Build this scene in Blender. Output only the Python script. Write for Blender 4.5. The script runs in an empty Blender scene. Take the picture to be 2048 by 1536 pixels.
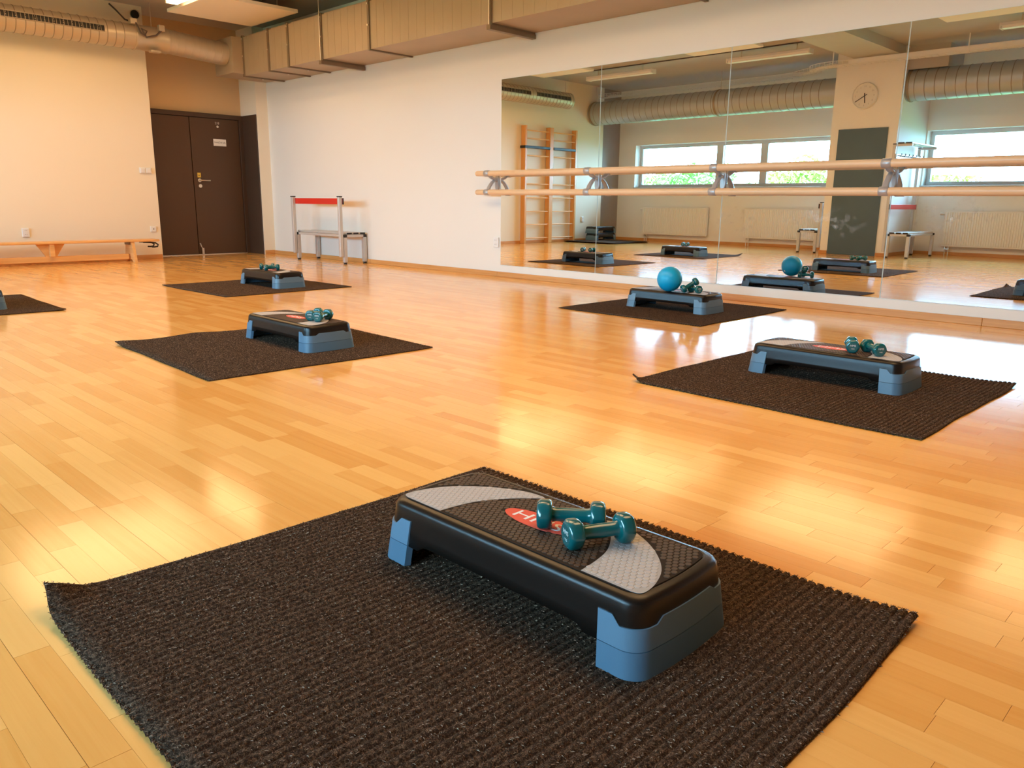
import bpy, bmesh, math, random
from mathutils import Vector, Matrix
random.seed(7)
PI = math.pi
S = bpy.context.scene
COL = S.collection

# ------------------------------------------------------------------ camera, sky, light, exposure
FPX, PITCH, YAW, ROLL, EYE = 1574.08, 0.226548, 0.776685, 0.01028, 0.9
fw = Vector((-math.sin(YAW)*math.cos(PITCH), math.cos(YAW)*math.cos(PITCH), -math.sin(PITCH)))
rt = Vector((math.cos(YAW), math.sin(YAW), 0)); up = rt.cross(fw)
cr, sr = math.cos(ROLL), math.sin(ROLL)
rt, up = cr*rt + sr*up, -sr*rt + cr*up
cam = bpy.data.cameras.new('camera'); co = bpy.data.objects.new('camera', cam); COL.objects.link(co)
cam.sensor_width = 36; cam.lens = FPX/2048*36; cam.clip_start = .02; cam.clip_end = 300
co.matrix_world = Matrix(((rt.x, up.x, -fw.x, 0), (rt.y, up.y, -fw.y, 0), (rt.z, up.z, -fw.z, EYE), (0, 0, 0, 1)))
S.camera = co

SKY_COL, SKY_STR = (0.34, 0.71, 1.0), 25.0
LAMP_COL, LAMP_STR, ADDED_PANEL_STR = (1.0, 0.62, 0.29), 14.0, 3.4
EXPOSURE = 0.62
w = bpy.data.worlds.new('sky'); S.world = w; w.use_nodes = True
bg = w.node_tree.nodes['Background']; bg.inputs[0].default_value = (*SKY_COL, 1); bg.inputs[1].default_value = SKY_STR
vs = S.view_settings
S.display_settings.display_device = 'sRGB'
vs.view_transform = 'Standard'; vs.look = 'None'; vs.exposure = EXPOSURE; vs.gamma = 1; vs.use_curve_mapping = False
S.cycles.use_denoising = True
S.cycles.max_bounces = 10; S.cycles.diffuse_bounces = 6; S.cycles.glossy_bounces = 6
S.cycles.sample_clamp_indirect = 8
S.cycles.caustics_reflective = True

WALL, WIN, LEFT, RIGHT, CEIL = 6.914, -2.85, -12.55, 6.2, 3.62   # room planes
WINDOWS = [(-12.15, -6.75), (-5.38, -0.35)]
WZ0, WZ1 = 1.30, 2.31
for a, b in WINDOWS:                                               # sampling portals in the window openings (they give off nothing)
    L = bpy.data.lights.new('window_portal', 'AREA'); L.shape = 'RECTANGLE'; L.size = b-a; L.size_y = WZ1-WZ0
    L.cycles.is_portal = True
    o = bpy.data.objects.new('window_portal', L); COL.objects.link(o)
    o.location = ((a+b)/2, WIN-.24, (WZ0+WZ1)/2); o.rotation_euler = (PI/2, 0, 0)

# ------------------------------------------------------------------ materials
def newmat(name):
    m = bpy.data.materials.new(name); m.use_nodes = True
    nt = m.node_tree; b = nt.nodes['Principled BSDF']
    return m, nt, b
def node(nt, t, **kw):
    n = nt.nodes.new(t)
    for k, v in kw.items(): setattr(n, k, v)
    return n
def link(nt, a, b): nt.links.new(a, b)
def plain(name, col, rough=.5, metal=0, spec=.5, noise=0, nscale=8, bump=0, bscale=200, coat=0, obj=True):
    m, nt, b = newmat(name)
    b.inputs['Base Color'].default_value = (*col, 1); b.inputs['Roughness'].default_value = rough
    b.inputs['Metallic'].default_value = metal; b.inputs['Specular IOR Level'].default_value = spec
    b.inputs['Coat Weight'].default_value = coat
    tc = node(nt, 'ShaderNodeTexCoord')
    if noise:
        n = node(nt, 'ShaderNodeTexNoise'); n.inputs['Scale'].default_value = nscale; n.inputs['Detail'].default_value = 5
        link(nt, tc.outputs['Object'], n.inputs['Vector'])
        mx = node(nt, 'ShaderNodeMix', data_type='RGBA'); 
        mx.inputs['A'].default_value = (*[c*(1-noise) for c in col], 1); mx.inputs['B'].default_value = (*[min(1, c*(1+noise)) for c in col], 1)
        link(nt, n.outputs['Fac'], mx.inputs['Factor']); link(nt, mx.outputs['Result'], b.inputs['Base Color'])
    if bump:
        n2 = node(nt, 'ShaderNodeTexNoise'); n2.inputs['Scale'].default_value = bscale; n2.inputs['Detail'].default_value = 3
        link(nt, tc.outputs['Object'], n2.inputs['Vector'])
        bp = node(nt, 'ShaderNodeBump'); bp.inputs['Strength'].default_value = bump; bp.inputs['Distance'].default_value = .002
        link(nt, n2.outputs['Fac'], bp.inputs['Height']); link(nt, bp.outputs['Normal'], b.inputs['Normal'])
    return m
def emit(name, col, s):
    m, nt, b = newmat(name); b.inputs['Base Color'].default_value = (.8, .8, .8, 1)
    b.inputs['Emission Color'].default_value = (*col, 1); b.inputs['Emission Strength'].default_value = s
    return m
def wood(name, c1, c2, rough=.3, axis='x', coat=0, attr=None, scale=1, spec=.5):
    m, nt, b = newmat(name)
    geo = node(nt, 'ShaderNodeNewGeometry') if attr else node(nt, 'ShaderNodeTexCoord')
    src = geo.outputs['Position'] if attr else geo.outputs['Object']
    mp = node(nt, 'ShaderNodeMapping')
    sc = {'x': (2.2, 55, 55), 'y': (55, 2.2, 55), 'z': (55, 55, 2.2)}[axis]
    mp.inputs['Scale'].default_value = [s*scale for s in sc]
    link(nt, src, mp.inputs['Vector'])
    n = node(nt, 'ShaderNodeTexNoise'); n.inputs['Detail'].default_value = 6; n.inputs['Roughness'].default_value = .62; n.inputs['Distortion'].default_value = .6
    n.inputs['Scale'].default_value = 1
    if attr:
        at = node(nt, 'ShaderNodeAttribute', attribute_name=attr)
        mul = node(nt, 'ShaderNodeVectorMath', operation='MULTIPLY_ADD')
        mul.inputs[1].default_value = (37, 91, 53)
        link(nt, at.outputs['Vector'], mul.inputs[0]); link(nt, mp.outputs['Vector'], mul.inputs[2])
        link(nt, mul.outputs['Vector'], n.inputs['Vector'])
    else: link(nt, mp.outputs['Vector'], n.inputs['Vector'])
    fac = n.outputs['Fac']
    if attr:
        a = node(nt, 'ShaderNodeMath', operation='MULTIPLY'); a.inputs[1].default_value = .55
        link(nt, n.outputs['Fac'], a.inputs[0])
        d = node(nt, 'ShaderNodeMath', operation='MULTIPLY_ADD'); d.inputs[1].default_value = .72
        link(nt, at.outputs['Fac'], d.inputs[0]); link(nt, a.outputs[0], d.inputs[2]); fac = d.outputs[0]
    r = node(nt, 'ShaderNodeValToRGB'); r.color_ramp.elements[0].color = (*c1, 1); r.color_ramp.elements[1].color = (*c2, 1)
    r.color_ramp.elements[0].position = .15 if attr else .3; r.color_ramp.elements[1].position = .95 if attr else .7
    link(nt, fac, r.inputs['Fac']); link(nt, r.outputs['Color'], b.inputs['Base Color'])
    b.inputs['Roughness'].default_value = rough; b.inputs['Coat Weight'].default_value = coat; b.inputs['Coat Roughness'].default_value = .12
    b.inputs['Specular IOR Level'].default_value = spec
    bp = node(nt, 'ShaderNodeBump'); bp.inputs['Strength'].default_value = .05; bp.inputs['Distance'].default_value = .001
    link(nt, n.outputs['Fac'], bp.inputs['Height']); link(nt, bp.outputs['Normal'], b.inputs['Normal'])
    return m

M = {}
M['wall'] = plain('wall_paint', (.80, .765, .69), .75, noise=.025, nscale=.8, bump=.15, bscale=180)
M['wall_w'] = plain('wall_paint_white', (.90, .875, .83), .75, noise=.02, nscale=.8)
M['wall_cream'] = plain('wall_paint_cream', (.83, .74, .58), .75, noise=.025, nscale=.8, bump=.15, bscale=180)
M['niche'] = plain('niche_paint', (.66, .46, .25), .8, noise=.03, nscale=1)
M['ceil'] = plain('ceiling_concrete', (.47, .435, .41), .85, noise=.10, nscale=1.5, bump=.2, bscale=40)
M['beam'] = plain('beam_concrete', (.52, .48, .43), .8, noise=.05, nscale=2)
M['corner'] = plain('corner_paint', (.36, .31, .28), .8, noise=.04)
M['floor_base'] = plain('floor_joint', (.40, .20, .07), .6)
M['plank'] = wood('oak_plank', (.80, .365, .080), (.95, .54, .17), .13, 'x', attr='tone', spec=.42)
M['skirt'] = wood('skirting_wood', (.56, .25, .07), (.70, .36, .12), .4, 'x')
M['skirty'] = wood('skirting_wood_y', (.56, .25, .07), (.70, .36, .12), .4, 'y')
M['beech'] = wood('beech_wood', (.72, .37, .12), (.86, .50, .19), .35, 'x', scale=.6)
M['beechy'] = wood('beech_wood_y', (.70, .35, .11), (.86, .49, .18), .35, 'y', scale=.6)
M['beechz'] = wood('beech_wood_z', (.62, .28, .075), (.78, .40, .13), .35, 'z', scale=.6)
M['rail'] = wood('barre_wood', (.72, .46, .24), (.82, .56, .33), .35, 'x', scale=.5)
M['mirror'], _nt, _b = newmat('mirror_glass')
_b.inputs['Base Color'].default_value = (.90, .95, .975, 1); _b.inputs['Metallic'].default_value = 1; _b.inputs['Roughness'].default_value = 0
_tc = node(_nt, 'ShaderNodeTexCoord'); _n = node(_nt, 'ShaderNodeTexNoise'); _n.inputs['Scale'].default_value = 16; _n.inputs['Detail'].default_value = 6
link(_nt, _tc.outputs['Object'], _n.inputs['Vector'])
_mk = None
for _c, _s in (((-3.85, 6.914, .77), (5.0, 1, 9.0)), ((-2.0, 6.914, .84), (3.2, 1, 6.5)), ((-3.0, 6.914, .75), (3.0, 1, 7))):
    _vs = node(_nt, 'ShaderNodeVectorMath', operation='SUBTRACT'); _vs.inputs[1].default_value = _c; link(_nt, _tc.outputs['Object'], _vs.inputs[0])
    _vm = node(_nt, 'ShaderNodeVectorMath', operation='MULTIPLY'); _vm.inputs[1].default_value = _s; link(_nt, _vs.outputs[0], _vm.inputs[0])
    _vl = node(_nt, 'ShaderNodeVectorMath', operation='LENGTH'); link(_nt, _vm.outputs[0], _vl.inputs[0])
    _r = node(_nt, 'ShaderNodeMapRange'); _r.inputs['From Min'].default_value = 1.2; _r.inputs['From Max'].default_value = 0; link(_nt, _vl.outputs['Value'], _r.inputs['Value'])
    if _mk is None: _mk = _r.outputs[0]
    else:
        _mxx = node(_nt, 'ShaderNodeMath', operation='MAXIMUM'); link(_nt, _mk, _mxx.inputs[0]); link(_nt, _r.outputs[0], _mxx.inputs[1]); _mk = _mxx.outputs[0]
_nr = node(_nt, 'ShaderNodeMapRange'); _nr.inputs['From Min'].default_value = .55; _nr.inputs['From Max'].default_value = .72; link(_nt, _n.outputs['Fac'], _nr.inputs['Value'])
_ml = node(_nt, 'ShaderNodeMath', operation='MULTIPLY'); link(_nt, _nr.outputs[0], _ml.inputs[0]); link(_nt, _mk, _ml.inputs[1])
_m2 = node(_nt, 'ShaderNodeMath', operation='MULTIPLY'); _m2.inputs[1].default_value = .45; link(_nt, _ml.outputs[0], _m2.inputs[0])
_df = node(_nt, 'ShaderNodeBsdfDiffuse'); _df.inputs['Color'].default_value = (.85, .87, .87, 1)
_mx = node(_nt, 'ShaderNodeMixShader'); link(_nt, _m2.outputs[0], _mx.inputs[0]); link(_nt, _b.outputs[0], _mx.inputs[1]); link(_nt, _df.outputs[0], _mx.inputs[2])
link(_nt, _mx.outputs[0], _nt.nodes['Material Output'].inputs['Surface'])
M['mirror_edge'] = plain('mirror_edge', (.62, .72, .70), .2)
M['galv'] = plain('galvanised_steel', (.56, .47, .36), .42, .45, noise=.08, nscale=5)
M['galv_grey'] = plain('galvanised_steel_grey', (.45, .475, .50), .42, .4, noise=.08, nscale=5)
M['galv_box'] = plain('galvanised_sheet', (.46, .36, .25), .5, .35, noise=.10, nscale=2.2)
M['galv_seam'] = plain('galvanised_seam', (.33, .26, .19), .5, .4)
M['flange'] = plain('flange_steel', (.24, .18, .12), .45, .5)
M['alu'] = plain('aluminium', (.60, .57, .53), .4, .35, noise=.03, nscale=30)
M['alu_dark'] = plain('cast_metal', (.46, .44, .43), .35, .4)
M['black'] = plain('black_plastic', (.018, .014, .012), .45)
M['deck'] = plain('deck_plastic', (.012, .008, .006), .27, bump=.15, bscale=900, spec=.4)
M['tread'] = plain('tread_rubber', (.075, .043, .026), .5, spec=.35)
M['tread_base'] = plain('tread_groove', (.020, .012, .008), .7, spec=.2)
M['grey'] = plain('grey_tread', (.50, .46, .44), .5)
M['grey_base'] = plain('grey_tread_groove', (.40, .385, .38), .55)
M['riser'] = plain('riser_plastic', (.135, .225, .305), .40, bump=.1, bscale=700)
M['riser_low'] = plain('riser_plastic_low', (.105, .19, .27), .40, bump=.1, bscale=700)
M['badge'] = plain('badge_red', (.78, .085, .05), .5)
M['print'] = plain('white_print', (.85, .84, .80), .5)
M['teal'] = plain('teal_vinyl', (.0, .115, .12), .16, spec=.6, coat=.4)
M['ball'] = plain('blue_vinyl', (.0, .38, .66), .38, noise=.06, nscale=10, bump=.1, bscale=250)
M['white'] = plain('white_plastic', (.80, .78, .74), .35)
M['grille'] = plain('grille_black', (.012, .010, .009), .6)
M['radiator'] = plain('radiator_enamel', (.90, .88, .84), .35)
M['pvc'] = plain('window_frame_plastic', (.62, .66, .68), .35)
M['door'] = plain('door_brown', (.085, .043, .019), .5, noise=.04, nscale=3)
M['door_trim'] = plain('door_frame_brown', (.066, .036, .020), .5)
M['steel'] = plain('brushed_steel', (.75, .68, .58), .3, .9)
M['yellow'] = plain('yellow_tag', (.75, .55, .08), .5)
M['ink'] = plain('ink', (.05, .045, .04), .6)
M['red'] = plain('red_slat', (.62, .028, .014), .35)
M['panel'] = plain('acoustic_panel', (.86, .80, .70), .85, noise=.02, nscale=60)
M['board'] = plain('slate_board', (.085, .14, .18), .55, noise=.12, nscale=2.5)
M['clockface'] = plain('clock_face', (.80, .77, .72), .5)
M['lamp_off'] = plain('lamp_diffuser', (.85, .82, .76), .4)
M['lamp_on'] = emit('lamp_glow', LAMP_COL, LAMP_STR)
M['added_panel'] = emit('added_panel_glow', LAMP_COL, ADDED_PANEL_STR)
M['tray'] = plain('tray_white', (.90, .88, .84), .4)
M['cable'] = plain('cable_sheath', (.10, .07, .06), .5)
M['leaf'] = plain('leaves', (.16, .30, .045), .6, noise=.5, nscale=1.2)
M['leaf2'] = plain('leaves_olive', (.30, .34, .06), .6, noise=.5, nscale=1.2)
M['bark'] = plain('bark', (.12, .08, .05), .9, noise=.3)
M['ground'] = plain('ground_grass', (.12, .19, .05), .9, noise=.3, nscale=.3)
g, nt, b = newmat('window_glass'); M['glass'] = g
tr = node(nt, 'ShaderNodeBsdfTransparent'); gl = node(nt, 'ShaderNodeBsdfGlossy'); gl.inputs['Roughness'].default_value = 0
fr = node(nt, 'ShaderNodeFresnel'); fr.inputs['IOR'].default_value = 1.3
mx = node(nt, 'ShaderNodeMixShader'); link(nt, fr.outputs[0], mx.inputs[0]); link(nt, tr.outputs[0], mx.inputs[1]); link(nt, gl.outputs[0], mx.inputs[2])
link(nt, mx.outputs[0], nt.nodes['Material Output'].inputs['Surface'])
# ribbed mat: dark needle felt with paler fibres
m, nt, b = newmat('mat_felt'); M['mat'] = m
tc = node(nt, 'ShaderNodeTexCoord')
n1 = node(nt, 'ShaderNodeTexNoise'); n1.inputs['Scale'].default_value = 420; n1.inputs['Detail'].default_value = 3; n1.inputs['Roughness'].default_value = .7
n2 = node(nt, 'ShaderNodeTexNoise'); n2.inputs['Scale'].default_value = 150; n2.inputs['Detail'].default_value = 2
link(nt, tc.outputs['Object'], n1.inputs['Vector']); link(nt, tc.outputs['Object'], n2.inputs['Vector'])
r = node(nt, 'ShaderNodeValToRGB'); r.color_ramp.elements[0].position = .48; r.color_ramp.elements[0].color = (.030, .0165, .0095, 1)
r.color_ramp.elements[1].position = .74; r.color_ramp.elements[1].color = (.30, .19, .12, 1)
ad = node(nt, 'ShaderNodeMath', operation='MULTIPLY_ADD'); ad.inputs[1].default_value = .35
link(nt, n2.outputs['Fac'], ad.inputs[0]); 
ml = node(nt, 'ShaderNodeMath', operation='MULTIPLY'); ml.inputs[1].default_value = .68
link(nt, n1.outputs['Fac'], ml.inputs[0]); link(nt, ml.outputs[0], ad.inputs[2])
link(nt, ad.outputs[0], r.inputs['Fac']); link(nt, r.outputs['Color'], b.inputs['Base Color'])
b.inputs['Roughness'].default_value = .95; b.inputs['Specular IOR Level'].default_value = .15
bp = node(nt, 'ShaderNodeBump'); bp.inputs['Strength'].default_value = .8; bp.inputs['Distance'].default_value = .003
link(nt, n1.outputs['Fac'], bp.inputs['Height']); link(nt, bp.outputs['Normal'], b.inputs['Normal'])
M['fibre'] = plain('mat_fibre', (.36, .235, .155), .8, spec=.2)
M['fibre_dark'] = plain('mat_fibre_dark', (.050, .026, .015), .9, spec=.1)

# ------------------------------------------------------------------ mesh helpers
class MB:
    def __init__(s): s.v = []; s.f = []; s.mi = []; s.sm = []
    def add(s, vs, fs, mi=0, smooth=False):
        k = len(s.v); s.v += [tuple(p) for p in vs]
        for f in fs: s.f.append(tuple(i+k for i in f)); s.mi.append(mi); s.sm.append(smooth)
        return s
    def box(s, a, b, mi=0):
        x0, y0, z0 = a; x1, y1, z1 = b
        s.add([(x0,y0,z0),(x1,y0,z0),(x1,y1,z0),(x0,y1,z0),(x0,y0,z1),(x1,y0,z1),(x1,y1,z1),(x0,y1,z1)],
              [(0,3,2,1),(4,5,6,7),(0,1,5,4),(1,2,6,5),(2,3,7,6),(3,0,4,7)], mi); return s
    def prism(s, poly, h0, h1, ax='z', mi=0):
        n = len(poly)
        def P(p, h): return {'z': (p[0], p[1], h), 'y': (p[0], h, p[1]), 'x': (h, p[0], p[1])}[ax]
        vs = [P(p, h0) for p in poly] + [P(p, h1) for p in poly]
        fs = [tuple(range(n-1, -1, -1)), tuple(range(n, 2*n))] + [(i, (i+1) % n, n+(i+1) % n, n+i) for i in range(n)]
        if ax == 'y': fs = [f[::-1] for f in fs]
        s.add(vs, fs, mi); return s
    def rings(s, rs, caps=True, mi=0, smooth=True, closed=True):
        n = len(rs[0]); vs = [p for r in rs for p in r]; fs = []
        for k in range(len(rs)-1):
            for i in range(n if closed else n-1):
                j = (i+1) % n; fs.append((k*n+i, k*n+j, (k+1)*n+j, (k+1)*n+i))
        s.add(vs, fs, mi, smooth)
        if caps:
            s.add(rs[0], [tuple(range(n-1, -1, -1))], mi); s.add(rs[-1], [tuple(range(n))], mi)
        return s
    def lathe(s, p0, p1, prof, seg=24, mi=0, caps=True, smooth=True):
        p0, p1 = Vector(p0), Vector(p1); d = (p1-p0); L = d.length; d.normalize()
        a = d.orthogonal().normalized(); b = d.cross(a)
        rs = [[p0+d*(t*L)+(a*math.cos(2*PI*i/seg)+b*math.sin(2*PI*i/seg))*r for i in range(seg)] for t, r in prof]
        return s.rings(rs, caps, mi, smooth)
    def cyl(s, p0, p1, r, seg=12, mi=0): return s.lathe(p0, p1, [(0, r), (1, r)], seg, mi)
    def tube(s, pts, r, seg=8, mi=0):
        pts = [Vector(p) for p in pts]; rs = []; a = None
        for i, p in enumerate(pts):
            t = (pts[min(i+1, len(pts)-1)]-pts[max(i-1, 0)]).normalized()
            if a is None: a = t.orthogonal().normalized()
            else: a = (a - t*a.dot(t)).normalized()
            b = t.cross(a)
            rs.append([p+(a*math.cos(2*PI*k/seg)+b*math.sin(2*PI*k/seg))*r for k in range(seg)])
        return s.rings(rs, True, mi)
    def mesh(s, name, mats):
        me = bpy.data.meshes.new(name); me.from_pydata(s.v, [], s.f)
        for m in (mats if isinstance(mats, (list, tuple)) else [mats]): me.materials.append(M[m])
        me.polygons.foreach_set('material_index', s.mi); me.polygons.foreach_set('use_smooth', s.sm); me.update()
        return me
    def obj(s, name, mats, parent=None, bevel=0, seg=2, loc=None):
        o = bpy.data.objects.new(name, s.mesh(name, mats)); COL.objects.link(o)
        if parent: o.parent = parent
        if loc: o.location = loc
        if bevel:
            b = o.modifiers.new('bevel', 'BEVEL'); b.width = bevel; b.segments = seg; b.limit_method = 'ANGLE'; b.angle_limit = .6
        return o
def tag(o, label, cat, group=None, kind=None):
    o['label'] = label; o['category'] = cat
    if group: o['group'] = group
    if kind: o['kind'] = kind
    return o
def empty(name, loc=(0, 0, 0), rz=0):
    o = bpy.data.objects.new(name, None); COL.objects.link(o); o.location = loc; o.rotation_euler = (0, 0, rz); o.empty_display_size = .1
    return o
def thing(name, label, cat, loc=(0, 0, 0), rz=0, group=None): return tag(empty(name, loc, rz), label, cat, group)
def dup(o, parent=None):
    c = o.copy(); COL.objects.link(c); c.parent = parent
    for ch in o.children: dup(ch, c)
    return c
def dupt(root, loc, rz, label):
    c = dup(root); c.location = loc; c.rotation_euler = (0, 0, rz); c['label'] = label; return c
def text(body, size, ext=.0004):
    cu = bpy.data.curves.new('txt', 'FONT'); cu.body = body; cu.size = size; cu.extrude = ext; cu.align_x = 'CENTER'; cu.align_y = 'CENTER'; cu.resolution_u = 3
    o = bpy.data.objects.new('txt', cu); COL.objects.link(o); dg = bpy.context.evaluated_depsgraph_get(); dg.update()
    me = bpy.data.meshes.new_from_object(o.evaluated_get(dg)); bpy.data.objects.remove(o); bpy.data.curves.remove(cu)
    return me
def lettering(name, body, size, mat, parent, mw, ext=.0004):
    me = text(body, size, ext); me.materials.clear(); me.materials.append(M[mat])
    o = bpy.data.objects.new(name, me); COL.objects.link(o); o.parent = parent; o.matrix_local = mw
    return o
def frame_mat(origin, ex, ey):
    ex, ey = Vector(ex).normalized(), Vector(ey).normalized(); ez = ex.cross(ey); o = Vector(origin)
    return Matrix(((ex.x, ey.x, ez.x, o.x), (ex.y, ey.y, ez.y, o.y), (ex.z, ey.z, ez.z, o.z), (0, 0, 0, 1)))

# ------------------------------------------------------------------ the room
# floor: three-strip parquet laid parallel to the mirror wall
fl = MB().box((-13.4, -3.1, -.06), (RIGHT+.1, 7.2, -.0015)).obj('floor', 'floor_base')
tag(fl, 'glossy honey coloured oak strip parquet floor', 'floor', kind='structure')
ROW = .2/3
rows = []
y = .71 - ROW*54; k = 0
strips = []
while y < WALL:
    board_edge = k % 3 == 0
    x = -13.35 + random.uniform(0, .4)
    x0 = -13.35
    while x0 < RIGHT:
        x1 = min(x, RIGHT)
        strips.append((x0, x1, max(y, WIN-.1), min(y+ROW, WALL+.05), k % 3, random.random()))
        x0 = x1; x = x1 + random.choice((.24, .30, .36, .42, .50, .58))*random.uniform(.9, 1.1)
    y += ROW; k += 1
def pix(p):
    d = Vector(p)-Vector((0, 0, EYE)); z = d.dot(fw)
    if z < .05: return None
    return (1024+FPX*d.dot(rt)/z, 768-FPX*d.dot(up)/z)
MATS = {0: (-7.848, 1.316, -.022, 1.422, 1.421), 1: (-1.176, 1.088, -.008, 1.428, 1.378), 2: (-4.512, 2.437, -.026, 1.424, 1.441),
        3: (-7.849, 4.086, .015, 1.416, 1.425), 4: (-3.831, 5.904, -.002, 1.425, 1.424), 5: (-1.642, 3.971, -.011, 1.429, 1.414)}
def shown(s):
    x0, x1, y0, y1 = s[:4]
    ps = [pix(q) for q in ((x0, y0, 0), (x1, y0, 0), (x1, y1, 0), (x0, y1, 0))]
    if None in ps: return 0
    cx, cy = (x0+x1)/2, (y0+y1)/2
    for (mx_, my_, _, sx, sy) in MATS.values():
        if abs(cx-mx_) < sx/2-.1 and abs(cy-my_) < sy/2: return 0
    ps = [(min(max(px, 0), 2048), min(max(py, 0), 1536)) for px, py in ps]
    return abs(sum(ps[i][0]*ps[(i+1) % 4][1]-ps[(i+1) % 4][0]*ps[i][1] for i in range(4)))/2
strips.sort(key=shown, reverse=True)
def strip_box(mb, s):
    x0, x1, y0, y1, t, _ = s
    ga, gb = (.0005 if t == 0 else .0002), (.0005 if t == 2 else .0002)
    mb.box((x0+.0004, y0+ga, -.004), (x1-.0004, y1-gb, 0))
def tone_attr(me, vals):
    a = me.attributes.new('tone', 'FLOAT', 'FACE'); a.data.foreach_set('value', vals)
for s in strips[:300]:
    mb = MB(); strip_box(mb, s); o = mb.obj('plank', 'plank', fl); tone_attr(o.data, [s[5]]*6)
mb = MB(); vals = []
for s in strips[300:]: strip_box(mb, s); vals += [s[5]]*6
o = mb.obj('plank_field', 'plank', fl); tone_attr(o.data, vals); o['kind'] = 'stuff'

tag(MB().box((-13.4, -3.1, CEIL), (RIGHT+.1, 7.2, CEIL+.2)).obj('ceiling', 'ceil'), 'dull brown concrete ceiling above ducts and panels', 'ceiling', kind='structure')
tag(MB().box((-13.4, WALL+.006, 0), (RIGHT+.1, WALL+.3, CEIL)).obj('wall_mirror', 'wall'), 'long white wall that carries the mirrors', 'wall', kind='structure')
wl = MB().box((-13.3, -2.03, 0), (LEFT, 5.0, CEIL)).box((-13.3, 6.72, 0), (LEFT, WALL+.2, CEIL)).obj('wall_left', 'wall_cream')
tag(wl, 'cream end wall behind the wooden gym bench', 'wall', kind='structure')
hole = MB().lathe((LEFT-.02, 4.90, 3.50), (LEFT+.004, 4.90, 3.50), [(0, .06), (1, .06)], 24).obj('pipe_hole', 'grille', wl)
MB().lathe((LEFT-.02, 4.90, 3.50), (LEFT+.012, 4.90, 3.50), [(0, .068), (1, .068)], 24, caps=False).obj('hole_collar', 'galv_box', wl)
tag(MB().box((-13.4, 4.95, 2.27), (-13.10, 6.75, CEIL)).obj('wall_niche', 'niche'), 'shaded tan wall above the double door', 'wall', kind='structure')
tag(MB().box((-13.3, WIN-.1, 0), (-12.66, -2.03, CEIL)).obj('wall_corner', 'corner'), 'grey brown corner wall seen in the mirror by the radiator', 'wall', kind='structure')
wr = MB().box((RIGHT, -3.1, 0), (RIGHT+.2, 7.2, CEIL)).obj('wall_right', 'wall'); tag(wr, 'plain white wall to the right of the mirrors', 'wall', kind='structure')
ww = MB(); T0, T1 = WIN-.32, WIN
ww.box((-13.3, T0, 0), (RIGHT+.1, T1, WZ0)).box((-13.3, T0, WZ1), (RIGHT+.1, T1, CEIL))
edges = [-13.3] + [v for wnd in WINDOWS for v in wnd] + [RIGHT+.1]
for i in range(0, len(edges), 2): ww.box((edges[i], T0, WZ0), (edges[i+1], T1, WZ1))
tag(ww.obj('wall_window', 'wall_w'), 'white window wall reflected in the mirrors', 'wall', kind='structure')
pl_ = MB().box((-6.60, WIN-.1, 0), (-5.40, -1.35, CEIL)).obj('pillar', 'wall_w'); tag(pl_, 'wide white pillar with clock and slate board, seen in mirror', 'pillar', kind='structure')
tag(MB().box((-6.2, -1.35, 3.46), (-5.41, WALL, CEIL)).obj('ceiling_beam', 'beam'), 'pale concrete beam crossing the ceiling from the pillar', 'beam', kind='structure')
tag(MB().box((-5.40, -2.3, 3.24), (-4.75, -1.5, CEIL)).obj('trim_1', 'beam'), 'pale boxed bulkhead beside the pillar top in the mirror', 'bulkhead', kind='structure')

# baseboards in lengths
def baseboard(name, pieces, mat, label):
    r = empty(name); tag(r, label, 'baseboard', kind='structure')
    for a, b in pieces: MB().box(a, b).obj('board', mat, r, bevel=.004)
    return r
xs = [-12.55, -9.75, -7.06, -4.35, -1.66, 1.0, RIGHT]
baseboard('baseboard_mirror', [((xs[i]+.001, WALL-.016, 0), (xs[i+1]-.001, WALL+.006, .062)) for i in range(6)], 'skirt', 'oak skirting board along the mirror wall')
baseboard('baseboard_left', [((LEFT, -2.03, 0), (LEFT+.018, 1.4, .065)), ((LEFT, 1.402, 0), (LEFT+.018, 4.99, .065)), ((LEFT, 6.73, 0), (LEFT+.018, WALL-.018, .065))], 'skirty', 'oak skirting board behind the gym bench')
xs = [-12.65, -9.9, -6.6]
baseboard('baseboard_window', [((-12.65, WIN, 0), (-9.9, WIN+.018, .065)), ((-9.898, WIN, 0), (-6.6, WIN+.018, .065)), ((-5.4, WIN, 0), (-2.6, WIN+.018, .065)), ((-2.598, WIN, 0), (RIGHT, WIN+.018, .065)),
          ((-6.6, -1.35, 0), (-6.46, -1.332, .065)), ((-5.55, -1.35, 0), (-5.4, -1.332, .065)), ((-5.4, WIN+.02, 0), (-5.382, -1.332, .065)), ((-6.618, WIN+.02, 0), (-6.6, -1.332, .065))], 'skirt', 'oak skirting board of the window wall, seen in the mirror')

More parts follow.
